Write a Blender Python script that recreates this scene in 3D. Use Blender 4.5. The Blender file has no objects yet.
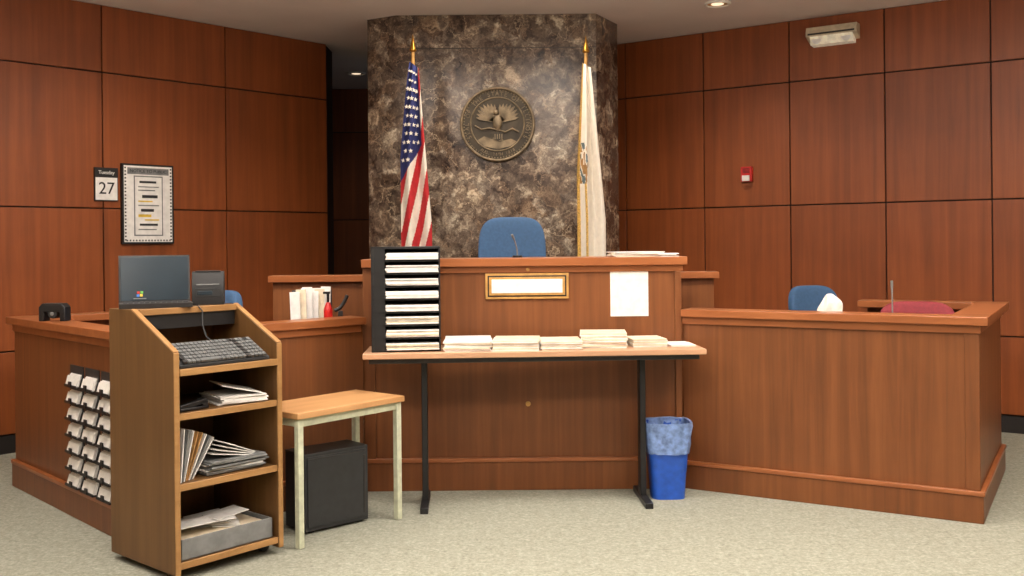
import bpy, bmesh, math, random
from mathutils import Matrix, Vector, noise
random.seed(7)
scene = bpy.context.scene
scene.view_settings.view_transform = 'Standard'
pi = math.pi

# ------------------------------------------------------------------ materials
def lin(c):
    return tuple(((v/255.0)/12.92 if v/255.0 <= 0.04045 else ((v/255.0+0.055)/1.055)**2.4) for v in c) + (1.0,)

def base_mat(name, rough=0.6, metal=0.0):
    m = bpy.data.materials.new(name); m.use_nodes = True
    nt = m.node_tree; b = nt.nodes['Principled BSDF']
    b.inputs['Roughness'].default_value = rough
    b.inputs['Metallic'].default_value = metal
    return m, nt, b

def ramp(nt, stops):
    r = nt.nodes.new('ShaderNodeValToRGB')
    els = r.color_ramp.elements
    while len(els) < len(stops): els.new(0.5)
    for e, (p, c) in zip(els, stops):
        e.position = p; e.color = lin(c)
    return r

def plain(name, c, rough=0.55, metal=0.0, var=0.10, scale=25, bump=0.0, spec=None, emit=0):
    m, nt, b = base_mat(name, rough, metal)
    tc = nt.nodes.new('ShaderNodeTexCoord'); n = nt.nodes.new('ShaderNodeTexNoise')
    n.inputs['Scale'].default_value = scale; n.inputs['Detail'].default_value = 4
    nt.links.new(tc.outputs['Object'], n.inputs['Vector'])
    lo = tuple(v*(1-var) for v in c); hi = tuple(min(255, v*(1+var*0.6)) for v in c)
    r = ramp(nt, [(0.3, lo), (0.7, hi)])
    nt.links.new(n.outputs['Fac'], r.inputs['Fac'])
    nt.links.new(r.outputs['Color'], b.inputs['Base Color'])
    if spec is not None: b.inputs['Specular IOR Level'].default_value = spec
    if bump:
        bp = nt.nodes.new('ShaderNodeBump'); bp.inputs['Strength'].default_value = bump
        bp.inputs['Distance'].default_value = 0.01
        nt.links.new(n.outputs['Fac'], bp.inputs['Height']); nt.links.new(bp.outputs['Normal'], b.inputs['Normal'])
    if emit:
        nt.links.new(r.outputs['Color'], b.inputs['Emission Color']); b.inputs['Emission Strength'].default_value = emit
    return m

def wood(name, c1, c2, c3, scale=(14, 14, 0.7), rough=0.4, rnd=0.10, spec=0.4):
    m, nt, b = base_mat(name, rough)
    b.inputs['Specular IOR Level'].default_value = spec
    L = nt.links.new
    tc = nt.nodes.new('ShaderNodeTexCoord'); oi = nt.nodes.new('ShaderNodeObjectInfo')
    mp = nt.nodes.new('ShaderNodeMapping'); mp.inputs['Scale'].default_value = scale
    mu = nt.nodes.new('ShaderNodeMath'); mu.operation = 'MULTIPLY'; mu.inputs[1].default_value = 23.0
    L(oi.outputs['Random'], mu.inputs[0])
    L(tc.outputs['Object'], mp.inputs['Vector']); L(mu.outputs[0], mp.inputs['Location'])
    n1 = nt.nodes.new('ShaderNodeTexNoise'); n1.inputs['Scale'].default_value = 1.0; n1.inputs['Detail'].default_value = 7
    n1.inputs['Roughness'].default_value = 0.62; n1.inputs['Distortion'].default_value = 0.6
    L(mp.outputs['Vector'], n1.inputs['Vector'])
    n2 = nt.nodes.new('ShaderNodeTexNoise'); n2.inputs['Scale'].default_value = 2.2; n2.inputs['Detail'].default_value = 3
    L(tc.outputs['Object'], n2.inputs['Vector'])
    mx = nt.nodes.new('ShaderNodeMath'); mx.operation = 'MULTIPLY_ADD'; mx.inputs[1].default_value = 0.72
    m2 = nt.nodes.new('ShaderNodeMath'); m2.operation = 'MULTIPLY'; m2.inputs[1].default_value = 0.28
    L(n2.outputs['Fac'], m2.inputs[0]); L(n1.outputs['Fac'], mx.inputs[0]); L(m2.outputs[0], mx.inputs[2])
    r = ramp(nt, [(0.30, c1), (0.5, c2), (0.72, c3)])
    L(mx.outputs[0], r.inputs['Fac'])
    hs = nt.nodes.new('ShaderNodeHueSaturation')
    mr = nt.nodes.new('ShaderNodeMapRange'); mr.inputs['To Min'].default_value = 1-rnd; mr.inputs['To Max'].default_value = 1+rnd
    L(oi.outputs['Random'], mr.inputs['Value']); L(mr.outputs['Result'], hs.inputs['Value'])
    L(r.outputs['Color'], hs.inputs['Color']); L(hs.outputs['Color'], b.inputs['Base Color'])
    return m

W_WALL = wood('cherry_wall_veneer', (110, 55, 24), (130, 67, 30), (148, 80, 38), (16, 16, 0.6), 0.42, 0.08)
W_WALLD = plain('wall_reveal_dark', (42, 18, 9), 0.7)
W_BENCH = wood('cherry_bench_veneer', (97, 56, 29), (115, 68, 36), (133, 82, 45), (22, 22, 0.8), 0.4, 0.03)
W_CAP = wood('cherry_cap', (130, 74, 40), (148, 87, 48), (164, 101, 59), (1.5, 12, 12), 0.32, 0.03, 0.5)
W_OAK = wood('oak_laminate', (88, 60, 31), (103, 72, 39), (118, 85, 48), (26, 26, 0.9), 0.45, 0.03)
W_OAKE = wood('oak_edge', (140, 102, 60), (158, 118, 72), (172, 132, 84), (3, 20, 20), 0.4, 0.03)
W_TOP = wood('maple_table_top', (176, 130, 84), (192, 146, 98), (204, 158, 110), (2, 16, 16), 0.35, 0.03)
W_FTOP = wood('laminate_table_top', (172, 130, 98), (186, 144, 112), (198, 156, 124), (2, 14, 14), 0.35, 0.02)
BLACK = plain('black_plastic', (22, 22, 24), 0.45)
BLACK2 = plain('charcoal_plastic', (40, 42, 44), 0.5)
GREY = plain('grey_plastic', (120, 122, 122), 0.5)
KEYG = plain('key_grey', (92, 94, 94), 0.5)
DGREY = plain('dark_grey_metal', (52, 50, 50), 0.4, 0.3)
PAPER = plain('white_paper', (232, 230, 226), 0.8, var=0.05)
PAPER2 = plain('cream_paper', (222, 208, 182), 0.8, var=0.08)
CREAM = plain('cream_paint', (198, 202, 176), 0.5)
GOLD = plain('gold_metal', (190, 140, 55), 0.3, 0.8)
BRASS = plain('gold_trim', (196, 150, 84), 0.4, 0.2)
BRONZE = plain('bronze_dark', (62, 54, 42), 0.5, 0.4, var=0.3, scale=12)
BRONZE2 = plain('bronze_light', (126, 110, 86), 0.45, 0.4, var=0.25, scale=20)
BLUEF = plain('blue_upholstery', (58, 92, 130), 0.8, var=0.06, scale=60, bump=0.1)
REDF = plain('maroon_upholstery', (128, 40, 48), 0.8, var=0.08, scale=60, bump=0.1)
BLUEP = plain('blue_bin_plastic', (34, 84, 184), 0.4)
BAG = plain('liner_bag_plastic', (138, 168, 224), 0.3, var=0.25, scale=35, bump=0.4)
BAG.node_tree.nodes['Principled BSDF'].inputs['Alpha'].default_value = 0.75
WHITE = plain('white_paint', (225, 220, 212), 0.7, var=0.02)
CEIL = plain('ceiling_paint', (228, 220, 216), 0.9, var=0.02, scale=3)
DRY = plain('beige_drywall', (186, 164, 138), 0.9, var=0.03, scale=4)
FRED = plain('flag_red', (186, 36, 42), 0.8, var=0.08)
FWHITE = plain('flag_white', (238, 230, 216), 0.8, var=0.04)
FBLUE = plain('flag_blue', (40, 48, 104), 0.8, var=0.08)
FRINGE = plain('flag_fringe_gold', (206, 166, 84), 0.6, var=0.25, scale=120)
TAN = plain('seal_tan', (168, 128, 78), 0.8, var=0.2)
TEAL = plain('seal_teal', (92, 112, 118), 0.8, var=0.2)
REDP = plain('red_plastic', (190, 30, 28), 0.4)
YEL = plain('yellow_ink', (224, 190, 70), 0.7)
BLU = plain('blue_ink', (60, 120, 210), 0.6, emit=0.15)
GRN = plain('green_ink', (90, 170, 70), 0.6, emit=0.15)
SCREEN = plain('screen_dark', (38, 52, 62), 0.18, var=0.1, scale=4)
BEIGE = plain('beige_plastic', (196, 182, 156), 0.5)
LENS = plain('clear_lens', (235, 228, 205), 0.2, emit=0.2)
LAMP = plain('lamp_glow', (255, 226, 190), 0.4, var=0.0, emit=1.2)
DARKB = plain('dark_baseboard', (30, 24, 22), 0.6)

# carpet
def carpet():
    m, nt, b = base_mat('carpet_grey_green', 0.95); L = nt.links.new
    b.inputs['Specular IOR Level'].default_value = 0.1
    tc = nt.nodes.new('ShaderNodeTexCoord')
    n = nt.nodes.new('ShaderNodeTexNoise'); n.inputs['Scale'].default_value = 60; n.inputs['Detail'].default_value = 6; n.inputs['Roughness'].default_value = 0.75
    n2 = nt.nodes.new('ShaderNodeTexNoise'); n2.inputs['Scale'].default_value = 22; n2.inputs['Detail'].default_value = 6
    L(tc.outputs['Object'], n.inputs['Vector']); L(tc.outputs['Object'], n2.inputs['Vector'])
    a = nt.nodes.new('ShaderNodeMath'); a.operation = 'MULTIPLY_ADD'; a.inputs[1].default_value = 0.78
    a2 = nt.nodes.new('ShaderNodeMath'); a2.operation = 'MULTIPLY'; a2.inputs[1].default_value = 0.22
    L(n2.outputs['Fac'], a2.inputs[0]); L(n.outputs['Fac'], a.inputs[0]); L(a2.outputs[0], a.inputs[2])
    r = ramp(nt, [(0.36, (122, 123, 110)), (0.5, (145, 146, 132)), (0.64, (168, 168, 154))])
    L(a.outputs[0], r.inputs['Fac']); L(r.outputs['Color'], b.inputs['Base Color'])
    bp = nt.nodes.new('ShaderNodeBump'); bp.inputs['Strength'].default_value = 0.4; bp.inputs['Distance'].default_value = 0.006
    L(n.outputs['Fac'], bp.inputs['Height']); L(bp.outputs['Normal'], b.inputs['Normal'])
    return m
CARPET = carpet()

def marble():
    m, nt, b = base_mat('brown_grey_marble', 0.24); L = nt.links.new
    tc = nt.nodes.new('ShaderNodeTexCoord')
    w = nt.nodes.new('ShaderNodeTexNoise'); w.inputs['Scale'].default_value = 6.0; w.inputs['Detail'].default_value = 8; w.inputs['Roughness'].default_value = 0.65
    L(tc.outputs['Object'], w.inputs['Vector'])
    vm = nt.nodes.new('ShaderNodeVectorMath'); vm.operation = 'MULTIPLY_ADD'
    vm.inputs[1].default_value = (0.30, 0.30, 0.30)
    L(w.outputs['Color'], vm.inputs[0]); L(tc.outputs['Object'], vm.inputs[2])
    n = nt.nodes.new('ShaderNodeTexNoise'); n.inputs['Scale'].default_value = 9.0; n.inputs['Detail'].default_value = 12; n.inputs['Roughness'].default_value = 0.74
    L(vm.outputs[0], n.inputs['Vector'])
    r = ramp(nt, [(0.37, (54, 44, 40)), (0.45, (92, 80, 72)), (0.52, (122, 110, 99)), (0.565, (150, 138, 124)), (0.63, (216, 206, 186))])
    L(n.outputs['Fac'], r.inputs['Fac'])
    # fragment tones: warm brown vs grey
    vc = nt.nodes.new('ShaderNodeTexVoronoi'); vc.inputs['Scale'].default_value = 7.0
    L(vm.outputs[0], vc.inputs['Vector'])
    sep = nt.nodes.new('ShaderNodeSeparateColor'); L(vc.outputs['Color'], sep.inputs[0])
    tone = ramp(nt, [(0.0, (188, 168, 152)), (0.4, (222, 214, 206)), (0.8, (250, 248, 244)), (1.0, (255, 236, 214))])
    L(sep.outputs[0], tone.inputs['Fac'])
    mt = nt.nodes.new('ShaderNodeMix'); mt.data_type = 'RGBA'; mt.blend_type = 'MULTIPLY'; mt.inputs['Factor'].default_value = 1.0
    L(r.outputs['Color'], mt.inputs[6]); L(tone.outputs['Color'], mt.inputs[7])
    # fine pale veins, two scales
    prev = mt.outputs[2]
    for sc, wd_, col_, off in ((4.5, 0.022, (214, 192, 162), 0.0), (9.0, 0.030, (176, 146, 118), 3.7)):
        v = nt.nodes.new('ShaderNodeTexVoronoi'); v.feature = 'DISTANCE_TO_EDGE'; v.inputs['Scale'].default_value = sc
        L(vm.outputs[0], v.inputs['Vector'])
        rv = ramp(nt, [(0.0, (235, 235, 235)), (wd_*0.5, (130, 130, 130)), (wd_, (0, 0, 0))])
        L(v.outputs['Distance'], rv.inputs['Fac'])
        n3 = nt.nodes.new('ShaderNodeTexNoise'); n3.inputs['Scale'].default_value = 4.0+off
        L(tc.outputs['Object'], n3.inputs['Vector'])
        r3 = ramp(nt, [(0.46, (0, 0, 0)), (0.58, (255, 255, 255))]); L(n3.outputs['Fac'], r3.inputs['Fac'])
        mm = nt.nodes.new('ShaderNodeMath'); mm.operation = 'MULTIPLY'
        L(rv.outputs['Color'], mm.inputs[0]); L(r3.outputs['Color'], mm.inputs[1])
        mix = nt.nodes.new('ShaderNodeMix'); mix.data_type = 'RGBA'
        L(mm.outputs[0], mix.inputs['Factor']); L(prev, mix.inputs[6])
        mix.inputs[7].default_value = lin(col_)
        prev = mix.outputs[2]
    L(prev, b.inputs['Base Color'])
    return m
MARBLE = marble()

# ------------------------------------------------------------------ builder
class M:
    def __init__(s, name, loc=(0, 0, 0), rz=0.0, parent=None, bevel=0.0, rot=None):
        s.name = name; s.loc = loc; s.rz = rz; s.parent = parent; s.bevel = bevel; s.rot = rot
        s.bm = bmesh.new(); s.mats = []
    def mi(s, mat):
        if mat not in s.mats: s.mats.append(mat)
        return s.mats.index(mat)
    def _fin(s, verts, mat):
        i = s.mi(mat)
        for v in verts:
            for f in v.link_faces: f.material_index = i
    def box(s, a, b, mat, rot=None, piv=None):
        """box from min corner a to max corner b"""
        c = Vector([(a[k]+b[k])/2 for k in range(3)]); d = [abs(b[k]-a[k]) for k in range(3)]
        mt = Matrix.Translation(c) @ Matrix.Diagonal((*d, 1))
        if rot is not None:
            p = Vector(piv) if piv is not None else c
            mt = Matrix.Translation(p) @ rot @ Matrix.Translation(-p) @ mt
        r = bmesh.ops.create_cube(s.bm, size=1, matrix=mt); s._fin(r['verts'], mat); return s
    def cyl(s, c, r, h, mat, r2=None, axis='Z', seg=24, rot=None):
        mt = Matrix.Translation(c)
        if axis == 'X': mt = mt @ Matrix.Rotation(pi/2, 4, 'Y')
        if axis == 'Y': mt = mt @ Matrix.Rotation(-pi/2, 4, 'X')
        if rot is not None: mt = mt @ rot
        q = bmesh.ops.create_cone(s.bm, cap_ends=True, segments=seg, radius1=r, radius2=(r if r2 is None else r2), depth=h, matrix=mt)
        s._fin(q['verts'], mat); return s
    def prism(s, pts, t, mat, mt=None):
        """polygon in local XY extruded t along Z, transformed by mt"""
        mt = mt or Matrix.Identity(4)
        lo = [s.bm.verts.new(mt @ Vector((x, y, 0))) for x, y in pts]
        hi = [s.bm.verts.new(mt @ Vector((x, y, t))) for x, y in pts]
        fs = [s.bm.faces.new(lo[::-1]), s.bm.faces.new(hi)]
        n = len(pts)
        for i in range(n): fs.append(s.bm.faces.new((lo[i], lo[(i+1) % n], hi[(i+1) % n], hi[i])))
        i = s.mi(mat)
        for f in fs: f.material_index = i
        return s
    def sell(s, c, r, mat, e1=0.5, e2=0.5, rot=None, nu=32, nv=18, fn=None):
        def p(v, e): return math.copysign(abs(v)**e, v)
        rings = []
        mt = Matrix.Translation(c) @ (rot or Matrix.Identity(4))
        for j in range(1, nv):
            ph = -pi/2+pi*j/nv; ring = []
            for i in range(nu):
                th = 2*pi*i/nu
                q = Vector((r[0]*p(math.cos(ph), e1)*p(math.cos(th), e2), r[1]*p(math.cos(ph), e1)*p(math.sin(th), e2), r[2]*p(math.sin(ph), e1)))
                if fn: q = fn(q)
                ring.append(s.bm.verts.new(mt @ q))
            rings.append(ring)
        b0 = Vector((0, 0, -r[2])); t0 = Vector((0, 0, r[2]))
        if fn: b0 = fn(b0); t0 = fn(t0)
        b = s.bm.verts.new(mt @ b0); t = s.bm.verts.new(mt @ t0)
        k = s.mi(mat)
        for j in range(len(rings)-1):
            for i in range(nu):
                f = s.bm.faces.new((rings[j][i], rings[j][(i+1) % nu], rings[j+1][(i+1) % nu], rings[j+1][i])); f.material_index = k
        for i in range(nu):
            f = s.bm.faces.new((b, rings[0][(i+1) % nu], rings[0][i])); f.material_index = k
            f = s.bm.faces.new((t, rings[-1][i], rings[-1][(i+1) % nu])); f.material_index = k
        return s
    def torus(s, c, R, r, mat, axis='Z', seg=48, ms=10):
        mt = Matrix.Translation(c)
        if axis == 'Y': mt = mt @ Matrix.Rotation(pi/2, 4, 'X')
        k = s.mi(mat); g = []
        for i in range(seg):
            a = 2*pi*i/seg
            g.append([s.bm.verts.new(mt @ Vector(((R+r*math.cos(2*pi*j/ms))*math.cos(a), (R+r*math.cos(2*pi*j/ms))*math.sin(a), r*math.sin(2*pi*j/ms)))) for j in range(ms)])
        for i in range(seg):
            for j in range(ms):
                f = s.bm.faces.new((g[i][j], g[(i+1) % seg][j], g[(i+1) % seg][(j+1) % ms], g[i][(j+1) % ms])); f.material_index = k
        return s
    def tube(s, pts, r, mat, seg=10):
        pts = [Vector(p) for p in pts]; k = s.mi(mat); rings = []
        for i, p in enumerate(pts):
            d = (pts[min(i+1, len(pts)-1)]-pts[max(i-1, 0)]).normalized()
            u = d.cross(Vector((0, 1, 0.01)))
            if u.length < 1e-3: u = d.cross(Vector((1, 0, 0)))
            u.normalize(); w = d.cross(u)
            rr = r[i] if isinstance(r, (list, tuple)) else r
            rings.append([s.bm.verts.new(p+u*rr*math.cos(2*pi*j/seg)+w*rr*math.sin(2*pi*j/seg)) for j in range(seg)])
        for i in range(len(rings)-1):
            for j in range(seg):
                f = s.bm.faces.new((rings[i][j], rings[i][(j+1) % seg], rings[i+1][(j+1) % seg], rings[i+1][j])); f.material_index = k
        f = s.bm.faces.new(rings[0][::-1]); f.material_index = k
        f = s.bm.faces.new(rings[-1]); f.material_index = k
        return s
    def loft(s, rings, mat, cap0=True, cap1=False):
        k = s.mi(mat); vs = [[s.bm.verts.new(p) for p in r] for r in rings]; n = len(vs[0])
        for a, b in zip(vs, vs[1:]):
            for j in range(n):
                f = s.bm.faces.new((a[j], a[(j+1) % n], b[(j+1) % n], b[j])); f.material_index = k
        if cap0: f = s.bm.faces.new(vs[0][::-1]); f.material_index = k
        if cap1: f = s.bm.faces.new(vs[-1]); f.material_index = k
        return s
    def text(s, body, size, mat, mt, ext=0.002):
        cu = bpy.data.curves.new('tmp', 'FONT'); cu.body = body; cu.size = size; cu.extrude = ext
        cu.align_x = 'CENTER'; cu.align_y = 'CENTER'
        ob = bpy.data.objects.new('tmp', cu); scene.collection.objects.link(ob)
        bpy.context.view_layer.update()
        me = bpy.data.meshes.new_from_object(ob)
        me.transform(mt)
        n0 = len(s.bm.faces); s.bm.from_mesh(me); s.bm.faces.ensure_lookup_table(); k = s.mi(mat)
        for f in s.bm.faces[n0:]: f.material_index = k
        bpy.data.objects.remove(ob); bpy.data.meshes.remove(me)
        return s
    def done(s, smooth=35):
        bmesh.ops.recalc_face_normals(s.bm, faces=s.bm.faces)
        me = bpy.data.meshes.new(s.name); s.bm.to_mesh(me); s.bm.free()
        for m in s.mats: me.materials.append(m)
        for p in me.polygons: p.use_smooth = True
        me.set_sharp_from_angle(angle=math.radians(smooth))
        ob = bpy.data.objects.new(s.name, me); scene.collection.objects.link(ob)
        ob.location = s.loc
        ob.rotation_euler = s.rot if s.rot is not None else (0, 0, s.rz)
        if s.parent: ob.parent = s.parent
        if s.bevel:
            bv = ob.modifiers.new('bevel', 'BEVEL'); bv.width = s.bevel; bv.segments = 2; bv.limit_method = 'ANGLE'
            bv.angle_limit = math.radians(50)
        return ob

def empty(name, loc, rz=0):
    e = bpy.data.objects.new(name, None); e.location = loc; e.rotation_euler = (0, 0, rz); e.empty_display_size = 0.1
    scene.collection.objects.link(e); return e

CH = 3.07   # ceiling height
# ------------------------------------------------------------------ shell
M('floor', (0, 0, 0)).box((-5, -3, -0.1), (5, 11.6, 0), CARPET).done()
M('ceiling', (0, 0, 0)).box((-5, -3, CH), (5, 11.6, CH+0.1), CEIL).done()

ROWS = [(-0.0, 0.668), (0.668, 1.627), (1.627, 2.59), (2.59, CH)]
def panel_wall(name, p, q, seams, base=True):
    """p left end, q right end as seen from the room; visible face = local -y"""
    d = Vector((q[0]-p[0], q[1]-p[1])); Lg = d.length; rz = math.atan2(d.y, d.x)
    w = M(name, (p[0], p[1], 0), rz)
    w.box((0, 0.02, 0), (Lg, 0.14, CH), W_WALLD)
    wo = w.done()
    g = 0.005
    xs = [0]+[x for x in seams if 0.02 < x < Lg-0.02]+[Lg]
    k = 0
    for x0, x1 in zip(xs, xs[1:]):
        for z0, z1 in ROWS:
            k += 1
            zz = max(z0, 0.12) if base else z0
            cx, cz = (x0+x1)/2, (zz+z1)/2
            hx, hz = (x1-x0)/2-g, (z1-zz)/2-g
            pm = M('panel_%d' % k, (cx, 0.0, cz), 0, parent=wo, bevel=0.002)
            pm.box((-hx, 0, -hz), (hx, 0.02, hz), W_WALL); pm.done()
    if base:
        bb = M('baseboard_'+name.split('_')[1], (p[0], p[1], 0), rz)
        bb.box((0, -0.012, 0), (Lg, 0.02, 0.115), DARKB); bb.done()
    return wo

RD = Vector((0.829, -0.560)); RP = Vector((0.936, 8.66))
p = RP - RD*0.25; q = RP + RD*4.42
panel_wall('wall_right', p, q, [0.25+0.066+0.718*n for n in range(7)])
LD = Vector((0.6706, 0.7418)); LP = Vector((-3.36, 6.56))
p = LP - LD*1.7; q = LP + LD*2.67
panel_wall('wall_left', p, q, [1.7+0.70-0.98*1, 1.7+0.70, 1.7+1.69])
# return of the left wall into the recess, and recess back wall
panel_wall('wall_recess', (-3.2, 11.0), (0.3, 11.0), [0.9, 1.7, 2.5], base=True)
M('wall_return', (0, 0, 0)).box((-1.66, 8.62, 0), (-1.585, 8.9, CH), W_WALLD).done()
M('wall_recess_side', (0, 0, 0)).box((-3.3, 8.2, 0), (-3.2, 11.1, CH), W_WALLD).done()
M('wall_side_west', (0, 0, 0)).box((-4.7, -3, 0), (-4.6, 5.4, CH), DRY).done()
M('wall_side_east', (0, 0, 0)).box((4.6, -3, 0), (4.7, 6.3, CH), DRY).done()
M('wall_rear', (0, 0, 0)).box((-4.7, -3.1, 0), (4.7, -3, CH), DRY).done()

# marble column
col = M('marble_column', (0, 7.5, 0))
col.prism([(-0.855, 0), (0.645, 0), (0.845, 0.38), (0.845, 1.9), (-1.09, 1.9), (-1.09, 0.14)], CH-0.001, MARBLE)
col.done()
sm = M('trim_marble_joint', (0, 7.5, 0))
sm.box((-0.855, -0.002, 2.815), (0.645, 0.004, 2.820), DARKB).done()

# ------------------------------------------------------------------ seal
def seal():
    s = M('bronze_state_seal', (-0.10, 7.5, 2.243))
    s.cyl((0, -0.014, 0), 0.275, 0.028, BRONZE, axis='Y', seg=64)
    s.torus((0, -0.03, 0), 0.270, 0.011, BRONZE2, axis='Y', seg=64)
    s.torus((0, -0.029, 0), 0.200, 0.006, BRONZE2, axis='Y', seg=64)
    for i in range(72):
        a = 2*pi*i/72
        s.sell((0.252*math.cos(a), -0.03, 0.252*math.sin(a)), (0.006, 0.006, 0.006), BRONZE2, 1, 1, nu=6, nv=4)
    txt = "SEAL OF THE STATE OF ILLINOIS"
    face = Matrix.Rotation(pi/2, 4, 'X')
    for i, ch in enumerate(txt):
        if ch == ' ': continue
        a = math.radians(205-(230.0*i/(len(txt)-1)))
        mt = Matrix.Translation((0.227*math.cos(a), -0.031, 0.227*math.sin(a))) @ Matrix.Rotation(-(a-pi/2), 4, 'Y') @ face
        s.text(ch, 0.043, BRONZE2, mt, 0.004)
    for i, ch in enumerate("AUG. 26TH 1818"):
        if ch == ' ': continue
        a = math.radians(238+(64.0*i/13))
        mt = Matrix.Translation((0.227*math.cos(a), -0.031, 0.227*math.sin(a))) @ Matrix.Rotation(-(a+pi/2), 4, 'Y') @ face
        s.text(ch, 0.032, BRONZE2, mt, 0.004)
    fr = Matrix.Translation((0, -0.028, 0)) @ face   # XY poly -> XZ, extrude toward -Y
    # eagle: spread wings with separate feathers
    for sx in (-1, 1):
        for k in range(8):
            ad = 14+k*11
            a = math.radians(ad) if sx > 0 else math.radians(180-ad)
            Lf = 0.165-0.008*abs(k-3)
            c, sn = math.cos(a), math.sin(a); w = 0.0105
            o = (0.022*sx, 0.015)
            pts = [(o[0]-sn*w*.4, o[1]+c*w*.4), (o[0]+c*Lf*.8-sn*w, o[1]+sn*Lf*.8+c*w), (o[0]+c*Lf, o[1]+sn*Lf), (o[0]+c*Lf*.8+sn*w, o[1]+sn*Lf*.8-c*w), (o[0]+sn*w*.4, o[1]-c*w*.4)]
            s.prism(pts, 0.012, BRONZE2, fr)
    s.sell((0, -0.036, 0.01), (0.034, 0.020, 0.065), BRONZE2, 1, 1)
    s.sell((-0.010, -0.044, 0.085), (0.020, 0.016, 0.022), BRONZE2, 1, 1)
    s.prism([(-0.026, 0.093), (-0.052, 0.080), (-0.026, 0.077)], 0.018, BRONZE2, fr)
    for k in range(5):   # tail
        a = math.radians(250+k*10)
        s.prism([(0, -0.03), (0.1*math.cos(a)-0.010, -0.03+0.1*math.sin(a)), (0.1*math.cos(a)+0.010, -0.03+0.1*math.sin(a))], 0.008, BRONZE2, fr)
    s.prism([(-0.03, -0.06), (0.04, -0.06), (0.042, -0.1), (0.005, -0.13), (-0.032, -0.1)], 0.016, BRONZE, fr)
    for k in range(4): s.prism([(-0.022+k*0.017, -0.075), (-0.015+k*0.017, -0.075), (-0.015+k*0.017, -0.112), (-0.022+k*0.017, -0.112)], 0.019, BRONZE2, fr)
    s.tube([(-0.17, -0.034, -0.01), (-0.12, -0.036, -0.04), (-0.06, -0.040, -0.03), (0.0, -0.042, -0.045), (0.06, -0.040, -0.06), (0.11, -0.036, -0.035), (0.16, -0.034, -0.06)], 0.006, BRONZE2)
    s.prism([(-0.15, -0.12), (-0.1, -0.09), (-0.05, -0.11), (0.02, -0.13), (0.1, -0.11), (0.14, -0.13), (0.1, -0.165), (0, -0.188), (-0.1, -0.165)], 0.007, BRONZE2, fr)
    s.done()
seal()

# ------------------------------------------------------------------ flags
def star(m, c, r, mat):
    pts = []
    for k in range(10):
        a = pi/2+k*pi/5; rr = r if k % 2 == 0 else r*0.42
        pts.append((rr*math.cos(a), rr*math.sin(a)))
    m.prism(pts, 0.002, mat, Matrix.Translation(c) @ Matrix.Rotation(pi/2, 4, 'X'))

def cloth(f, P, na, nb, pick):
    g = [[f.bm.verts.new(P(i/na, j/nb)) for i in range(na+1)] for j in range(nb+1)]
    g2 = [[f.bm.verts.new(P(i/na, j/nb)+Vector((0, 0.004, 0))) for i in range(na+1)] for j in range(nb+1)]
    for j in range(nb):
        for i in range(na):
            k = f.mi(pick((i+.5)/na, (j+.5)/nb))
            a = f.bm.faces.new((g[j][i], g[j][i+1], g[j+1][i+1], g[j+1][i])); a.material_index = k
            a = f.bm.faces.new((g2[j][i], g2[j+1][i], g2[j+1][i+1], g2[j][i+1])); a.material_index = k

def flagpole(f, top, bot):
    f.cyl((0, 0, (top+bot)/2), 0.013, top-bot, BRASS, seg=16)
    f.sell((0, 0, top+0.01), (0.026, 0.026, 0.018), GOLD, 1, 1, nu=16, nv=8)
    f.cyl((0, 0, top+0.07), 0.022, 0.10, GOLD, r2=0.002, seg=8)
    f.cyl((0, 0, bot+0.02), 0.13, 0.04, GOLD, seg=32)
    f.cyl((0, 0, bot+0.07), 0.08, 0.06, GOLD, r2=0.02, seg=32)

PLAT = 0.30
def us_flag():
    f = M('us_flag_on_pole', (-0.70, 7.2, 0))
    flagpole(f, 2.74, PLAT)
    T, Bz = 2.66, 1.12
    def P(a, b):
        e = min(1, b/0.45)**0.8
        xl = -0.02-0.075*e; xr = 0.045+0.085*min(1, b/0.8)
        x = xl+(xr-xl)*a
        amp = 0.010+0.022*min(1, b*2)
        y = -0.05+amp*math.sin(a*2*pi*1.7+1.3*b+0.4)
        z = T-b*(T-Bz)*(1-0.05*a)-0.05*a*(1-b)
        return Vector((x, y, z))
    def pick(a, b):
        if b < 0.56-0.20*a and a < 0.86: return FBLUE
        t = a*4.2+b*7.5
        return FRED if int(t) % 2 == 0 else FWHITE
    cloth(f, P, 64, 180, pick)
    for j in range(12):
        for i in range(4):
            a = 0.12+0.20*i+(0.10 if j % 2 else 0); b = 0.04+0.042*j
            if a < 0.80 and b < 0.53-0.20*a:
                c = P(a, b); c.y -= 0.006; star(f, c, 0.012 if b < .1 else 0.018, FWHITE)
    f.done(60)
us_flag()

def state_flag():
    f = M('state_flag_on_pole', (0.545, 7.2, 0))
    flagpole(f, 2.72, PLAT)
    T, Bz = 2.64, 1.05
    def P(a, b):
        xl = -0.03-0.045*min(1, b/0.5); xr = 0.03+0.095*min(1, b/0.7)
        x = xl+(xr-xl)*a
        amp = 0.012+0.020*min(1, b*2)
        y = -0.05+amp*math.sin(a*2*pi*1.8+0.9*b)
        return Vector((x, y, T-b*(T-Bz)-0.04*a*(1-b)))
    def pick(a, b):
        if a < 0.13: return FRINGE
        if b > 0.975: return FRINGE
        if 0.36 < b < 0.54 and 0.13 < a < 0.46-0.9*abs(b-0.45):
            n = noise.noise(Vector((a*7, b*20, 1)))
            return TAN if n > 0.02 else (TEAL if n < -0.16 else FWHITE)
        if b > 0.52 and 0.30 < a < 0.37: return FRINGE
        return FWHITE
    cloth(f, P, 48, 140, pick)
    f.done(60)
state_flag()

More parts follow.
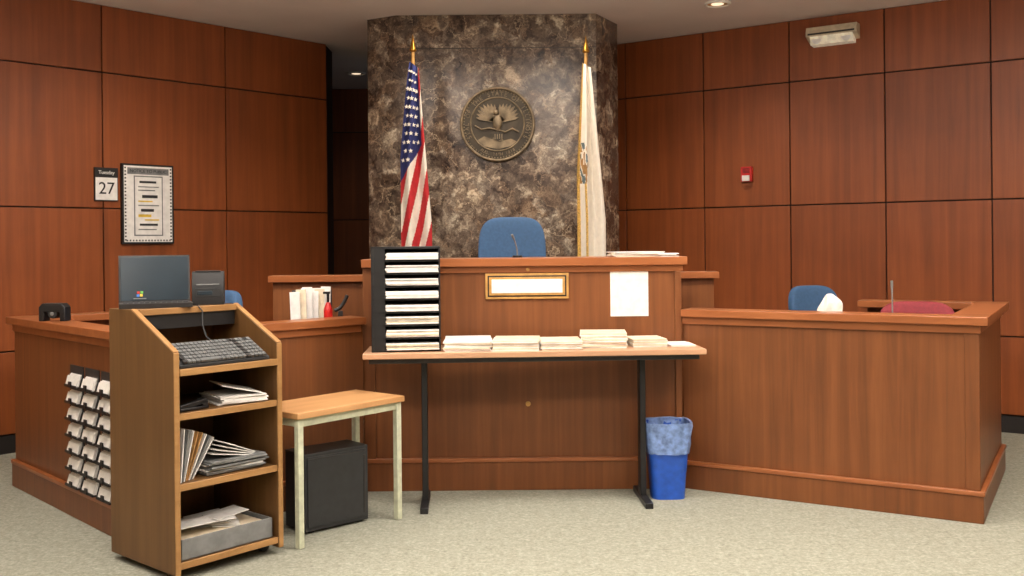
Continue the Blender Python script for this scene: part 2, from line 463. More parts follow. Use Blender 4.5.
# ------------------------------------------------------------------ judge platform + bench
M('judge_platform', (0, 0, 0)).box((-1.42, 5.535, 0), (1.20, 7.49, PLAT), CARPET).done()
b = M('judge_bench', (0, 5.49, 0), bevel=0.003)
XL, XR = -0.79, 0.925
b.box((XL, 0, 0), (XR, 0.04, 1.225), W_BENCH)
b.box((XL-0.035, -0.035, 1.225), (XR+0.03, 0.36, 1.27), W_CAP)
b.box((XL-0.01, -0.012, 1.19), (XR+0.01, 0, 1.225), W_CAP)
b.box((XL-0.02, -0.018, 0), (XR, 0, 0.155), W_BENCH)
b.box((XL-0.02, -0.026, 0.155), (XR, 0, 0.178), W_CAP)
b.box((XL-0.03, -0.014, 0.0), (XL+0.035, 0.03, 1.225), W_BENCH)
b.box((XR-0.035, -0.012, 0.178), (XR, 0.0, 1.19), W_BENCH)
b.box((XL, 0.046, PLAT), (XL+0.04, 0.55, 1.225), W_BENCH)
b.box((XR-0.04, 0.046, PLAT), (XR, 0.55, 1.225), W_BENCH)
b.box((XL+0.04, 0.06, 1.02), (XR-0.04, 0.60, 1.05), W_CAP)    # judge's desk
# wings
b.box((-1.44, 0.52, PLAT), (XL, 0.56, 1.13), W_BENCH)
b.box((-1.46, 0.48, 1.13), (XL, 0.62, 1.17), W_CAP)
b.box((XR, 0.52, PLAT), (1.21, 0.56, 1.13), W_BENCH)
b.box((XR, 0.48, 1.13), (1.235, 0.62, 1.17), W_CAP)
b.cyl((0.08, -0.006, 0.47), 0.014, 0.012, BRASS, axis='Y', seg=16)
b.cyl((0.085, -0.018, 1.207), 0.010, 0.012, BRASS, axis='Y', seg=16)
b.done()

n = M('judge_nameplate', (0.08, 5.49, 1.116), bevel=0.002)
n.box((-0.228, -0.012, -0.07), (0.228, 0.0, 0.07), BRASS)
n.box((-0.216, -0.0135, -0.058), (0.216, -0.01, 0.058), DARKB)
n.box((-0.208, -0.018, -0.05), (0.208, -0.012, 0.05), BRASS)
n.box((-0.194, -0.0205, -0.038), (0.194, -0.016, 0.038), PAPER)
n.done()
M('posted_notice', (0.641, 5.487, 1.08)).box((-0.104, -0.0015, -0.135), (0.104, 0.002, 0.135), PAPER).done()

# microphone helper
def mic(name, loc, h, dx=0.0, dy=-0.05):
    m = M(name, loc)
    m.cyl((0, 0, 0.006), 0.028, 0.012, BLACK, seg=24)
    pts = [(dx*(t/10)**2, dy*(t/10)**2, 0.012+(h-0.012)*t/10) for t in range(11)]
    m.tube(pts, [0.004]*8+[0.005, 0.007, 0.007], GREY, seg=8)
    m.done()
mic('gooseneck_microphone', (0.03, 5.68, 1.27), 0.13, -0.03)

# papers on bench
def stack(name, loc, w, d, h, rz, nsh=8, mats=(PAPER,), jit=0.006):
    m = M(name, loc, rz)
    for i in range(nsh):
        ox, oy = random.uniform(-jit, jit), random.uniform(-jit, jit)
        r = Matrix.Rotation(random.uniform(-jit, jit)*6, 4, 'Z')
        z0 = h*i/nsh
        m.box((-w/2+ox, -d/2+oy, z0), (w/2+ox, d/2+oy, z0+h/nsh*0.93), mats[i % len(mats)], rot=r)
    return m.done()
stack('paper_stack', (0.70, 5.64, 1.27), 0.28, 0.22, 0.028, 0.1, 6, (PAPER2, PAPER), 0.012)
stack('paper_stack', (0.875, 5.62, 1.27), 0.10, 0.2, 0.018, -0.1, 4, (PAPER,), 0.008)

# ------------------------------------------------------------------ office chair
def office_chair(name, loc, rz, mat, seat=0.46, top=0.98, bw=0.22):
    """faces local -y"""
    c = M(name, loc, rz)
    for k in range(5):
        a = 2*pi*k/5+0.3
        R = Matrix.Rotation(a, 4, 'Z')
        c.box((0.02, -0.02, 0.075), (0.29, 0.02, 0.105), BLACK, rot=R, piv=(0, 0, 0.09))
        e = R @ Vector((0.275, 0, 0))
        c.cyl((e.x, e.y, 0.032), 0.032, 0.04, BLACK, axis='X', seg=16)
        c.cyl((e.x, e.y, 0.06), 0.01, 0.05, BLACK, seg=10)
    c.cyl((0, 0, 0.09), 0.045, 0.06, BLACK)
    c.cyl((0, 0, seat/2+0.02), 0.025, seat-0.12, DGREY)
    c.box((-0.1, -0.1, seat-0.07), (0.1, 0.12, seat-0.04), BLACK)
    c.sell((0, -0.02, seat), (0.25, 0.24, 0.055), mat, 0.45, 0.45)
    hb = (top-seat-0.08)/2
    def bend(q):
        f = 1-0.12*max(0, -q.z/hb)
        return Vector((q.x*f, q.y-0.9*q.x*q.x+0.05*(q.z/hb), q.z))
    c.sell((0, 0.22, top-hb), (bw, 0.045, hb), mat, 0.5, 0.42, fn=bend, nu=48, nv=28)
    c.box((-0.03, 0.12, seat-0.06), (0.03, 0.30, seat-0.03), BLACK)
    c.box((-0.03, 0.27, seat-0.06), (0.03, 0.30, seat+0.25), BLACK)
    for sx in (-1, 1):
        c.tube([(sx*0.2, 0.0, seat-0.05), (sx*0.29, 0, seat-0.03), (sx*0.29, 0.0, seat+0.15), (sx*0.28, 0.0, seat+0.19)], 0.014, BLACK)
        c.box((sx*0.28-0.03, -0.12, seat+0.185), (sx*0.28+0.03, 0.13, seat+0.215), BLACK)
    return c.done(50)
office_chair('judge_chair', (0.0, 6.36, PLAT), 0.0, BLUEF, 0.52, 1.225, 0.222)
office_chair('office_chair', (-1.83, 5.68, 0), -0.5, BLUEF, 0.46, 1.09, 0.16)
office_chair('office_chair', (2.10, 6.55, 0), 0.3, BLUEF, 0.46, 1.045, 0.19)
office_chair('witness_chair', (2.20, 5.42, 0), -0.35, REDF, 0.44, 1.0, 0.215)

# ------------------------------------------------------------------ witness stand (right)
rz = math.atan2(4.752-5.506, 2.211-0.923)
w = M('witness_stand', (0.935, 5.499, 0), rz, bevel=0.003)
Lw = 1.478
w.box((0, 0, 0), (Lw, 0.04, 0.94), W_BENCH)
w.box((0.0, -0.035, 0.94), (Lw+0.045, 0.13, 0.98), W_CAP)
w.box((0.0, -0.012, 0.90), (Lw+0.012, 0, 0.94), W_CAP)
w.box((0.0, -0.02, 0), (Lw+0.02, 0, 0.13), W_BENCH)
w.box((0.0, -0.026, 0.13), (Lw+0.026, 0, 0.152), W_CAP)
w.box((Lw-0.06, -0.006, 0.152), (Lw+0.006, 0.0, 0.90), W_BENCH)
w.box((Lw-0.04, 0.04, 0), (Lw, 1.26, 0.94), W_BENCH)
w.box((Lw-0.13, 0.13, 0.94), (Lw+0.045, 1.30, 0.98), W_CAP)
w.box((Lw, 0.0, 0.90), (Lw+0.012, 1.26, 0.94), W_CAP)
w.box((Lw, 0.0, 0), (Lw+0.02, 1.26, 0.13), W_BENCH)
w.box((Lw, 0.0, 0.13), (Lw+0.026, 1.26, 0.152), W_CAP)
w.box((0.74, 1.22, 0), (Lw-0.04, 1.26, 0.94), W_BENCH)
w.box((0.70, 1.13, 0.94), (Lw-0.13, 1.30, 0.98), W_CAP)
w.box((0.05, 0.04, 0.84), (Lw-0.04, 0.30, 0.87), W_CAP)
w.done()
def WS(x, y): return (0.935+math.cos(rz)*x-math.sin(rz)*y, 5.499+math.sin(rz)*x+math.cos(rz)*y)
t = M('tissue_box', (*WS(0.75, 0.20), 0.87), rz, bevel=0.004)
t.box((-0.11, -0.058, 0), (0.11, 0.058, 0.09), PAPER2)
t.sell((0, 0, 0.13), (0.058, 0.032, 0.068), PAPER, 0.9, 1.0, fn=lambda q: Vector((q.x*(1.05-q.z*5)+0.006*math.sin(q.z*60), q.y+0.008*math.sin(q.x*130), q.z)))
t.done()
mic('gooseneck_microphone', (*WS(1.06, 0.20), 0.87), 0.27, -0.01, -0.02)

# ------------------------------------------------------------------ clerk station (left)
PC = Vector((-1.745, 4.55)); rzc = math.atan2(5.46-4.55, -0.79+1.745); Lc = 1.285
c = M('clerk_station', (PC.x, PC.y, 0), rzc, bevel=0.003)
Ls = 1.59
c.box((0, 0, 0), (Lc, 0.04, 0.92), W_BENCH)
c.box((-0.035, -0.035, 0.92), (Lc-0.0, 0.12, 0.96), W_CAP)
c.box((-0.012, -0.012, 0.88), (Lc-0.02, 0, 0.92), W_CAP)
c.box((-0.02, -0.02, 0), (Lc-0.02, 0, 0.13), W_BENCH)
c.box((-0.026, -0.026, 0.13), (Lc-0.02, 0, 0.152), W_CAP)
c.box((0, 0.04, 0), (0.04, Ls, 0.92), W_BENCH)
c.box((-0.035, 0.12, 0.92), (0.12, Ls+0.035, 0.96), W_CAP)
c.box((-0.012, 0, 0.88), (0, Ls, 0.92), W_CAP)
c.box((-0.02, 0, 0), (0, Ls, 0.13), W_BENCH)
c.box((-0.026, 0, 0.13), (0, Ls, 0.152), W_CAP)
c.box((0.04, Ls-0.04, 0), (0.85, Ls, 0.92), W_BENCH)
c.box((0.12, Ls-0.12, 0.92), (0.88, Ls+0.035, 0.96), W_CAP)
c.box((0.04, 0.04, 0.71), (Lc-0.02, 0.55, 0.74), W_CAP)
c.box((0.04, 0.55, 0.71), (0.5, Ls-0.04, 0.74), W_CAP)
c.done()
def CS(x, y): return (PC.x+math.cos(rzc)*x-math.sin(rzc)*y, PC.y+math.sin(rzc)*x+math.cos(rzc)*y)
# card rack on the side face
r = M('card_rack', (*CS(-0.0005, 0.0), 0), rzc)
for ci, yc in enumerate((0.63, 0.43, 0.23)):
    r.box((-0.006, yc-0.085, 0.14), (-0.001, yc+0.085, 0.76), BLACK2)
    for k in range(7):
        z = 0.19+k*0.083
        R = Matrix.Rotation(math.radians(16), 4, 'Y')
        r.box((-0.040, yc-0.078, z-0.034), (-0.006, yc+0.078, z-0.030), DGREY)
        r.box((-0.040, yc-0.078, z-0.034), (-0.037, yc+0.078, z-0.020), BLACK)
        for q_ in range(3):
            oy = random.uniform(-0.006, 0.006)
            r.box((-0.014-q_*0.007, yc-0.070+oy, z-0.028), (-0.010-q_*0.007, yc+0.070+oy, z+0.034-0.006*q_), PAPER, rot=R)
        r.box((-0.044, yc-0.014, z-0.030), (-0.037, yc+0.014, z-0.004), BLACK)
r.done()
# black tape dispenser on rail
t = M('tape_dispenser', (*CS(0.04, 1.06), 0.96), rzc-0.9, bevel=0.004)
pr = [(-0.075, 0), (-0.045, 0), (-0.045, 0.05), (0.045, 0.05), (0.045, 0), (0.075, 0), (0.075, 0.075), (0.055, 0.095), (-0.055, 0.095), (-0.075, 0.075)]
t.prism(pr, 0.06, BLACK, Matrix.Translation((0, 0.03, 0)) @ Matrix.Rotation(pi/2, 4, 'X'))
t.cyl((0, 0, 0.04), 0.026, 0.05, BLACK2, axis='Y'); t.cyl((0, 0, 0.04), 0.012, 0.056, GREY, axis='Y')
t.done()
# items on clerk desk
h = M('document_holder', (*CS(1.14, 0.29), 0.74), 0.1, bevel=0.002)
h.box((-0.11, -0.05, 0), (0.11, 0.08, 0.012), BLACK2)
h.box((-0.11, 0.07, 0), (0.11, 0.08, 0.36), BLACK2)
for k in range(6):
    x0 = -0.105+0.03*k
    h.box((x0, -0.04+0.018*k, 0.012), (x0+0.055 if k < 5 else 0.10, -0.034+0.018*k, 0.355+0.012*(k % 3)), PAPER if k % 3 != 1 else PAPER2, rot=Matrix.Rotation(math.radians(-2+k*.8), 4, 'Y'))
h.box((-0.06, 0.06, 0.012), (0.10, 0.066, 0.37), PAPER)
h.done()
s_ = M('soap_bottle', (*CS(1.155, 0.14), 0.74), 0, bevel=0.002)
s_.cyl((0, 0, 0.13), 0.024, 0.26, REDP, seg=24); s_.cyl((0, 0, 0.28), 0.024, 0.04, REDP, r2=0.010)
s_.cyl((0, 0, 0.325), 0.008, 0.05, BLACK); s_.box((-0.026, -0.008, 0.345), (0.012, 0.008, 0.358), BLACK)
s_.cyl((0, 0, 0.15), 0.0248, 0.12, PAPER); s_.done()
ph = M('desk_telephone', (*CS(1.225, 0.13), 0.74), 0.2, bevel=0.003)
ph.box((-0.035, -0.035, 0), (0.035, 0.035, 0.03), BLACK)
ph.prism([(-0.022, 0.03), (0.022, 0.03), (0.015, 0.25), (-0.01, 0.25)], 0.03, BLACK, Matrix.Translation((0, 0.015, 0)) @ Matrix.Rotation(pi/2, 4, 'X'))
ph.tube([(-0.03, 0, 0.25), (0.0, 0, 0.265), (0.025, 0, 0.30), (0.04, 0, 0.335)], 0.010, BLACK)
ph.done()

# ------------------------------------------------------------------ folding table
TR = math.radians(2.8); TH = 0.805
T0 = (0.105, 5.235)
def TB(x, y): return (T0[0]+math.cos(TR)*x-math.sin(TR)*y, T0[1]+math.sin(TR)*x+math.cos(TR)*y)
t = M('folding_table', (*T0, 0), TR, bevel=0.003)
t.box((-0.868, -0.205, TH-0.028), (0.868, 0.19, TH), W_FTOP)
t.box((-0.84, -0.17, TH-0.055), (0.84, -0.15, TH-0.028), DGREY)
t.box((-0.84, 0.13, TH-0.055), (0.84, 0.15, TH-0.028), DGREY)
for x in (-0.568, 0.568):
    t.box((x-0.015, -0.045, 0.03), (x+0.015, 0.03, TH-0.03), BLACK)
    t.box((x-0.02, -0.21, 0.0), (x+0.02, 0.17, 0.03), BLACK)
    t.box((x-0.022, -0.16, TH-0.055), (x+0.022, 0.15, TH-0.028), BLACK)
t.done()
# tray organiser
o = M('literature_organizer', (*TB(-0.662, 0.02), TH), TR+0.06, bevel=0.0015)
OW, OH, OD = 0.175, 0.535, 0.15
o.box((-OW, -OD, 0), (-OW+0.012, OD, OH), BLACK)
o.box((OW-0.008, -OD, 0), (OW, OD, OH), BLACK)
o.box((-OW, OD-0.008, 0), (OW, OD, OH), BLACK)
o.box((-OW, -OD, OH-0.012), (OW, OD, OH), BLACK)
o.box((-OW+0.012, -OD, 0), (-OW+0.07, -OD+0.006, OH), BLACK)
NT = 8
for k in range(NT):
    z = k*0.0655
    o.box((-OW, -OD, z), (OW, OD, z+0.01), BLACK)
    hh = (0.034, 0.036, 0.038, 0.032, 0.036, 0.034, 0.036, 0.034)[k]
    for q_ in range(5):
        ox = random.uniform(-0.004, 0.004)
        o.box((-OW+0.075+ox, -OD-0.012+random.uniform(-.006, .004), z+0.0105+hh*q_/5), (OW-0.010+ox*.4, OD-0.03, z+0.0105+hh*(q_+.94)/5), (PAPER, PAPER2)[k < 3 and q_ % 2])
o.done()
def tpaper(x, y, w_, d_, h_, r_, n_, mats=(PAPER,)):
    stack('paper_stack', (*TB(x, y), TH), w_, d_, h_, r_, n_, mats, 0.005)
tpaper(-0.34, -0.02, 0.24, 0.28, 0.056, 0.03, 8, (PAPER, PAPER, PAPER2))
tpaper(-0.09, -0.02, 0.235, 0.28, 0.052, -0.02, 8, (PAPER, PAPER2))
tpaper(0.14, -0.02, 0.21, 0.28, 0.044, 0.03, 7, (PAPER2, PAPER))
tpaper(0.375, 0.03, 0.24, 0.24, 0.076, -0.06, 10, (PAPER, PAPER2))
tpaper(0.60, 0.03, 0.18, 0.2, 0.042, 0.1, 6, (PAPER, PAPER2))
tpaper(0.775, 0.04, 0.13, 0.2, 0.008, 0.12, 2)

# ------------------------------------------------------------------ wastebasket
def sring(rx, ry, z, n=72, e=0.55, jit=0, seed=0):
    out = []
    for i in range(n):
        a = 2*pi*i/n
        cx = math.copysign(abs(math.cos(a))**e, math.cos(a)); sy = math.copysign(abs(math.sin(a))**e, math.sin(a))
        j = 1+jit*noise.noise(Vector((math.cos(a)*4+seed, math.sin(a)*4, z*25)))
        out.append(Vector((rx*cx*j, ry*sy*j, z+jit*0.12*noise.noise(Vector((a*3, seed, 2))))))
    return out
wb = M('wastebasket', (0.812, 5.31, 0), 0.0)
wb.loft([sring(0.088, 0.075, 0), sring(0.094, 0.08, 0.1), sring(0.108, 0.092, 0.26), sring(0.118, 0.10, 0.375), sring(0.124, 0.106, 0.38), sring(0.124, 0.106, 0.392), sring(0.116, 0.098, 0.392), sring(0.106, 0.09, 0.26), sring(0.085, 0.072, 0.01)], BLUEP, True, True)
wb.loft([sring(0.113, 0.099, 0.24, jit=0.06, seed=1), sring(0.119, 0.103, 0.29, jit=0.08, seed=1), sring(0.124, 0.107, 0.34, jit=0.07, seed=2), sring(0.130, 0.112, 0.385, jit=0.05, seed=3), sring(0.129, 0.111, 0.402, jit=0.04, seed=4), sring(0.116, 0.098, 0.40, jit=0.05, seed=5), sring(0.105, 0.09, 0.34, jit=0.12, seed=6), sring(0.08, 0.07, 0.24, jit=0.2, seed=7)], BAG, False, False)
wb.done(60)

# ------------------------------------------------------------------ small side table
tr = math.atan2(0.768, 0.64)
s = M('side_table', (-0.955, 4.42, 0), tr, bevel=0.003)
s.box((0, 0, 0.578), (0.655, 0.36, 0.606), W_TOP)
s.box((0.02, 0.02, 0.54), (0.635, 0.34, 0.578), CREAM)
for x in (0.012, 0.613):
    for y in (0.012, 0.318):
        s.box((x, y, 0), (x+0.030, y+0.030, 0.578), CREAM)
s.done()
# black pc box
br = math.atan2(0.24, 0.264)
s = M('computer_tower', (-0.975, 4.655, 0), br, bevel=0.006)
s.box((0, 0.0, 0.012), (0.35, 0.18, 0.375), BLACK2)
s.box((0.012, -0.006, 0.03), (0.338, 0.0, 0.36), BLACK2)
s.box((0.012, -0.008, 0.346), (0.338, -0.004, 0.352), DGREY)
s.box((0.32, -0.009, 0.05), (0.332, -0.004, 0.33), DGREY)
for x in (0.03, 0.30):
    for y in (0.02, 0.14): s.box((x, y, 0), (x+0.03, y+0.03, 0.014), BLACK)
s.done()

# ------------------------------------------------------------------ lectern cart
lr = math.atan2(0.755, 0.656); L0 = (-1.36, 4.00)
def LC(x, y): return (L0[0]+math.cos(lr)*x-math.sin(lr)*y, L0[1]+math.sin(lr)*x+math.cos(lr)*y)
l = M('media_lectern_cart', (*L0, 0), lr, bevel=0.002)
LW, LDp, TT = 0.52, 0.52, 1.085
prof = [(0, 0.030), (0, 0.925), (0.33, TT), (LDp, TT), (LDp, 0.030)]
def side(x):
    mt = Matrix(((0, 0, 1, x), (1, 0, 0, 0), (0, 1, 0, 0), (0, 0, 0, 1)))
    l.prism(prof, 0.024, W_OAK, mt)
side(0.0); side(LW-0.024)
for x in (0.0, LW-0.024):
    l.box((x, -0.006, 0.030), (x+0.024, 0.0, 0.925), W_OAKE)
    a = math.atan2(TT-0.925, 0.33); ln = math.hypot(0.33, TT-0.925)
    l.box((x, 0, 0.925), (x+0.024, ln, 0.931), W_OAKE, rot=Matrix.Rotation(a, 4, 'X'), piv=(x, 0, 0.925))
l.box((0.024, LDp-0.02, 0.06), (LW-0.024, LDp, TT), W_OAK)
l.box((0.024, 0.31, TT-0.024), (LW-0.024, LDp-0.02, TT), W_OAK)
l.box((0.024, 0.30, TT-0.026), (LW-0.024, 0.31, TT+0.001), W_OAKE)
l.box((0.024, 0.315, TT-0.09), (LW-0.024, 0.325, TT-0.024), BLACK)
def shelf(z, y0=0.0):
    l.box((0.024, y0+0.008, z-0.024), (LW-0.024, LDp-0.02, z), W_OAK)
    l.box((0.024, y0, z-0.026), (LW-0.024, y0+0.008, z+0.002), W_OAKE)
shelf(0.855, -0.01); shelf(0.675); shelf(0.39); shelf(0.075)
for x in (0.05, LW-0.04):
    for y in (0.09, LDp-0.05):
        l.cyl((x, y, 0.024), 0.024, 0.025, BLACK, axis='Y', seg=16); l.box((x-0.012, y-0.018, 0.03), (x+0.012, y+0.018, 0.052), DGREY)
l.done()

# keyboard
kb = M('computer_keyboard', (*LC(0.255, 0.10), 0.857), lr, bevel=0.0015)
R = Matrix.Rotation(math.radians(26), 4, 'X'); pv = (0, -0.085, 0)
kb.prism([(-0.085, 0), (-0.085, 0.012), (0.07, 0.088), (0.09, 0.080), (0.09, 0)], 0.43, BLACK2, Matrix(((0, 0, 1, -0.215), (1, 0, 0, 0), (0, 1, 0, 0), (0, 0, 0, 1))))
for row in range(6):
    for k in range(20):
        x = -0.2+k*0.02; y = -0.078+row*0.026
        if k in (14, 18) and row == 5: continue
        if row == 0 and 4 <= k <= 8:
            if k == 4: kb.box((x, y, 0.014), (x+0.097, y+0.020, 0.026), KEYG, rot=R, piv=pv)
            continue
        kb.box((x, y, 0.014), (x+0.0165, y+0.020, 0.026), KEYG if k % 15 else DGREY, rot=R, piv=pv)
kb.done()

# laptop
lp = M('laptop_computer', (*LC(0.155, 0.405), TT+0.001), math.radians(22), bevel=0.002)
lp.box((-0.15, -0.07, 0), (0.15, 0.085, 0.022), DGREY)
for k in range(12):
    for j in range(4): lp.box((-0.135+k*0.0225, -0.045+j*0.022, 0.022), (-0.116+k*0.0225, -0.027+j*0.022, 0.025), BLACK)
R = Matrix.Rotation(math.radians(-9), 4, 'X'); pv = (0, 0.07, 0.02)
lp.box((-0.150, 0.06, 0.015), (0.150, 0.072, 0.228), DGREY, rot=R, piv=pv)
lp.box((-0.142, 0.058, 0.026), (0.142, 0.0605, 0.221), SCREEN, rot=R, piv=pv)
for (x, z, mt_) in ((-0.075, 0.056, REDP), (-0.061, 0.057, GRN), (-0.077, 0.043, BLU), (-0.063, 0.044, YEL)):
    lp.box((x, 0.0565, z), (x+0.012, 0.059, z+0.011), mt_, rot=R, piv=pv)
lp.box((-0.090, 0.0565, 0.033), (-0.036, 0.059, 0.037), GREY, rot=R, piv=pv)
lp.done()
# small black printer beside the laptop
dv = M('receipt_printer', (*LC(0.430, 0.425), TT+0.001), math.radians(14), bevel=0.004)
dv.prism([(-0.070, 0), (0.070, 0), (0.070, 0.12), (0.03, 0.15), (-0.045, 0.15), (-0.070, 0.10)], 0.14, BLACK, Matrix(((0, 0, 1, -0.07), (1, 0, 0, 0), (0, 1, 0, 0), (0, 0, 0, 1))))
dv.box((-0.055, -0.0715, 0.035), (0.055, -0.069, 0.075), BLACK2)
dv.box((-0.05, -0.073, 0.088), (0.05, -0.069, 0.094), GREY)
dv.box((-0.055, -0.05, 0.149), (0.055, 0.02, 0.153), DGREY)
dv.box((-0.045, -0.0735, 0.045), (0.02, -0.070, 0.062), SCREEN)
dv.done()
cb = M('computer_mouse_cable', (*LC(0.3, 0.36), TT), lr)
cb.tube([(0, 0.0, 0.004), (0.0, -0.055, 0.005), (0.01, -0.075, -0.02), (0.0, -0.09, -0.08), (0.0, -0.12, -0.13), (0.0, -0.16, -0.145)], 0.003, BLACK2, seg=6)
cb.done()

# shelf contents
stack('paper_stack', (*LC(0.37, 0.15), 0.677), 0.2, 0.24, 0.035, lr-0.25, 6, (PAPER,), 0.012)
m = M('open_booklet', (*LC(0.37, 0.13), 0.713), lr-0.3)
m.box((-0.09, -0.10, 0.0), (0.09, 0.10, 0.004), PAPER, rot=Matrix.Rotation(math.radians(14), 4, 'Y'), piv=(0.09, 0, 0)); m.done()
m = M('stapler', (*LC(0.12, 0.06), 0.677), lr+0.1, bevel=0.003)
m.box((-0.07, -0.018, 0), (0.07, 0.018, 0.012), BLACK); m.box((-0.07, -0.015, 0.022), (0.07, 0.015, 0.042), BLACK, rot=Matrix.Rotation(math.radians(-7), 4, 'Y'), piv=(0.07, 0, 0.02))
m.cyl((0.055, 0, 0.02), 0.014, 0.03, DGREY, axis='Y'); m.done()
m = M('file_folder_pile', (*LC(0.0, 0.0), 0.392), lr)
cols = [PAPER, GREY, PAPER, TAN, TAN, PAPER, GREY, PAPER]
for k in range(8):
    x = 0.045+k*0.010; th = math.radians(5+k*4.0)
    m.box((x, 0.03+0.004*k, 0), (x+0.004, 0.30, 0.215-0.004*k), cols[k], rot=Matrix.Rotation(th, 4, 'Y'), piv=(x, 0, 0))
for k in range(8):
    m.box((0.18, 0.04+random.uniform(-.015, .015), 0.003+k*0.007), (0.46+random.uniform(-.02, .01), 0.32, 0.009+k*0.007), (GREY, GREY, PAPER)[k % 3], rot=Matrix.Rotation(random.uniform(-.06, .06), 4, 'Z'))
for k in range(4):
    m.box((0.20, 0.05, 0.062+k*0.010), (0.40, 0.26, 0.066+k*0.010), PAPER, rot=Matrix.Rotation(math.radians(10+4*k), 4, 'Y') @ Matrix.Rotation(0.1*k, 4, 'Z'), piv=(0.34, 0.15, 0.062))
m.done()
m = M('storage_tray', (*LC(0.26, 0.16), 0.077), lr, bevel=0.002)
m.box((-0.22, -0.14, 0), (0.22, 0.16, 0.006), GREY)
m.box((-0.22, -0.14, 0), (0.22, -0.132, 0.085), GREY); m.box((-0.22, 0.152, 0), (0.22, 0.16, 0.085), GREY)
m.box((-0.22, -0.14, 0), (-0.212, 0.16, 0.085), GREY); m.box((0.212, -0.14, 0), (0.22, 0.16, 0.085), GREY)
m.box((-0.205, -0.13, 0.006), (0.205, 0.15, 0.07), PAPER2)
for k in range(9):
    x, y = random.uniform(-0.12, 0.12), random.uniform(-0.06, 0.07)
    m.box((x-0.08, y-0.06, 0.07+k*0.006), (x+0.08, y+0.06, 0.074+k*0.006), PAPER, rot=Matrix.Rotation(random.uniform(-.6, .6), 4, 'Z') @ Matrix.Rotation(random.uniform(-.12, .12), 4, 'Y'))
m.done()

# ------------------------------------------------------------------ things on walls
lw = math.atan2(LD.y, LD.x)
def LWp(s_): v = LP+LD*s_; return (v.x, v.y)
f = M('framed_poster', (*LWp(1.025), 1.663), lw, bevel=0.002)
f.box((-0.20, -0.028, -0.29), (0.20, -0.001, 0.29), BLACK)
f.box((-0.186, -0.030, -0.276), (0.186, -0.026, 0.276), PAPER)
for k in range(22):
    z = -0.265+k*0.0247
    for sx in (-1, 1): f.box((sx*0.176-0.006, -0.0312, z), (sx*0.176+0.006, -0.029, z+0.011), BLACK2)
for k in range(15):
    x = -0.17+k*0.0236
    f.box((x, -0.0312, -0.27), (x+0.011, -0.029, -0.259), BLACK2)
f.box((-0.16, -0.0312, 0.215), (0.16, -0.029, 0.262), GREY)
fc = Matrix.Rotation(pi/2, 4, 'X')
f.text('NOTICE TO PUBLIC', 0.032, BLACK2, Matrix.Translation((0, -0.032, 0.238)) @ fc, 0.001)
f.box((-0.112, -0.0314, -0.232), (0.112, -0.030, 0.205), GREY)
f.box((-0.103, -0.0322, -0.223), (0.103, -0.031, 0.196), PAPER)
for (z, x0, x1, hh, mt_) in [(0.16, -0.07, 0.06, 0.016, BLACK2), (0.125, -0.08, 0.08, 0.008, GREY), (0.10, -0.08, 0.05, 0.008, GREY), (0.055, -0.05, 0.07, 0.022, BLACK2), (0.02, -0.08, 0.03, 0.010, YEL),
        (-0.01, -0.08, 0.08, 0.008, GREY), (-0.045, -0.06, 0.04, 0.020, BLACK2), (-0.085, -0.08, 0.02, 0.020, YEL), (-0.115, -0.03, 0.08, 0.010, YEL), (-0.15, -0.07, 0.07, 0.016, BLACK2), (-0.185, -0.08, 0.06, 0.008, GREY)]:
    f.box((x0, -0.0335, z-hh/2), (x1, -0.031, z+hh/2), mt_)
f.done()
f = M('wall_calendar', (*LWp(0.716), 1.80), lw, bevel=0.002)
f.box((-0.085, -0.02, 0.05), (0.085, -0.001, 0.115), BLACK)
f.box((-0.085, -0.016, -0.12), (0.085, -0.001, 0.05), BLACK)
f.box((-0.079, -0.020, -0.114), (0.079, -0.015, 0.045), PAPER)
f.text('27', 0.12, BLACK, Matrix.Translation((0, -0.021, -0.035)) @ fc, 0.0012)
f.text('Tuesday', 0.035, PAPER, Matrix.Translation((0, -0.021, 0.08)) @ fc, 0.001)
f.done()
rw = math.atan2(RD.y, RD.x)
def RWp(s_): v = RP+RD*s_; return (v.x, v.y)
f = M('fire_alarm_strobe', (*RWp(1.155), 1.885), rw, bevel=0.004)
f.box((-0.045, -0.035, -0.06), (0.045, -0.001, 0.06), REDP)
f.box((-0.03, -0.05, -0.055), (0.03, -0.03, -0.01), PAPER)
for k in range(4): f.box((-0.03, -0.037, 0.01+k*0.01), (0.03, -0.034, 0.015+k*0.01), DARKB)
f.done()
f = M('emergency_light_fixture', (*RWp(1.855), 2.905), rw, bevel=0.006)
f.prism([(-0.001, 0.07), (-0.09, 0.07), (-0.105, 0.03), (-0.105, 0.0), (-0.001, -0.04)], 0.38, BEIGE, Matrix(((0, 0, 1, -0.19), (1, 0, 0, 0), (0, 1, 0, 0), (0, 0, 0, 1))))
f.prism([(-0.001, -0.035), (-0.10, 0.0), (-0.085, -0.065), (-0.001, -0.07)], 0.32, LENS, Matrix(((0, 0, 1, -0.16), (1, 0, 0, 0), (0, 1, 0, 0), (0, 0, 0, 1))))
for sx in (-1, 1): f.cyl((sx*0.11, -0.07, -0.025), 0.035, 0.05, PAPER, axis='Y', seg=24)
f.box((-0.175, -0.107, 0.008), (0.175, -0.102, 0.022), DGREY)
f.done()

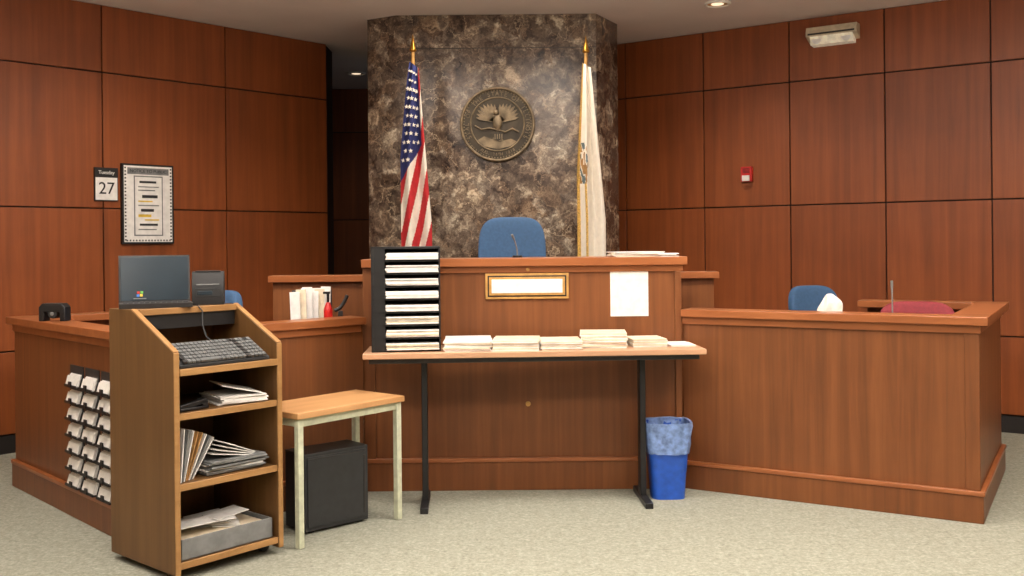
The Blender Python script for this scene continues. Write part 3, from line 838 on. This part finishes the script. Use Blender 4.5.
# ------------------------------------------------------------------ ceiling cans + lights
def can(x, y, power=40, size=85):
    e = empty('recessed_ceiling_light', (x, y, CH))
    m = M('trim_ring_housing', (0, 0, 0), parent=e)
    m.torus((0, 0, -0.004), 0.085, 0.012, WHITE, seg=32, ms=8)
    m.cyl((0, 0, -0.003), 0.075, 0.005, BRASS, seg=32)
    m.cyl((0, 0, -0.006), 0.045, 0.004, LAMP, seg=32)
    m.done()
    ld = bpy.data.lights.new('spot', 'SPOT'); ld.energy = power; ld.spot_size = math.radians(size*1.5); ld.spot_blend = 0.8
    ld.shadow_soft_size = 0.07; ld.color = (1.0, 0.88, 0.75)
    lo = bpy.data.objects.new('can_spot', ld); scene.collection.objects.link(lo); lo.parent = e; lo.location = (0, 0, -0.03)
can(1.50, 7.22, 60); can(0.28, 6.90, 50); can(-0.46, 6.90, 50); can(-1.54, 10.0, 8)
can(-2.35, 6.50, 50); can(3.0, 5.6, 40)

def area(name, loc, sx, sy, power, col=(1.0, 0.925, 0.84), up=False):
    ld = bpy.data.lights.new(name, 'AREA'); ld.shape = 'RECTANGLE'; ld.size = sx; ld.size_y = sy; ld.energy = power; ld.color = col
    lo = bpy.data.objects.new(name, ld); scene.collection.objects.link(lo); lo.location = loc
    if up: lo.rotation_euler = (pi, 0, 0)
for i, (x, y, pw) in enumerate([(-2.2, 4.2, 46), (0, 4.4, 48), (2.2, 4.2, 46), (-2.2, 1.5, 46), (0, 1.5, 46), (2.2, 1.5, 46), (0, -1.2, 46)]):
    area('unseen_room_fill', (x, y, CH-0.03), 1.2, 0.6, pw)  # out-of-view area lamps added as general fill, no fixtures built
# unseen upward area lamps without fixtures, added to brighten the ceiling
for (x, y, z, pw) in [(-1.8, 3.5, 2.35, 75), (1.8, 3.5, 2.35, 130), (0, 1.2, 2.4, 70)]:
    area('added_ceiling_fill', (x, y, z), 1.6, 0.3, pw, up=True)

wd = bpy.data.worlds.new('world'); scene.world = wd; wd.use_nodes = True
wd.node_tree.nodes['Background'].inputs[0].default_value = (0.8, 0.85, 1, 1)
wd.node_tree.nodes['Background'].inputs[1].default_value = 0.2

# ------------------------------------------------------------------ camera
cd = bpy.data.cameras.new('camera'); cam = bpy.data.objects.new('camera', cd); scene.collection.objects.link(cam)
cd.sensor_width = 36; cd.lens = 36*1000/1024; cd.shift_y = -44.5/1024
cam.matrix_world = Matrix.Translation((0, 0, 1.35)) @ Matrix.Rotation(0.0098, 4, 'Y') @ Matrix.Rotation(pi/2, 4, 'X')
cd.clip_start = 0.05
scene.camera = cam
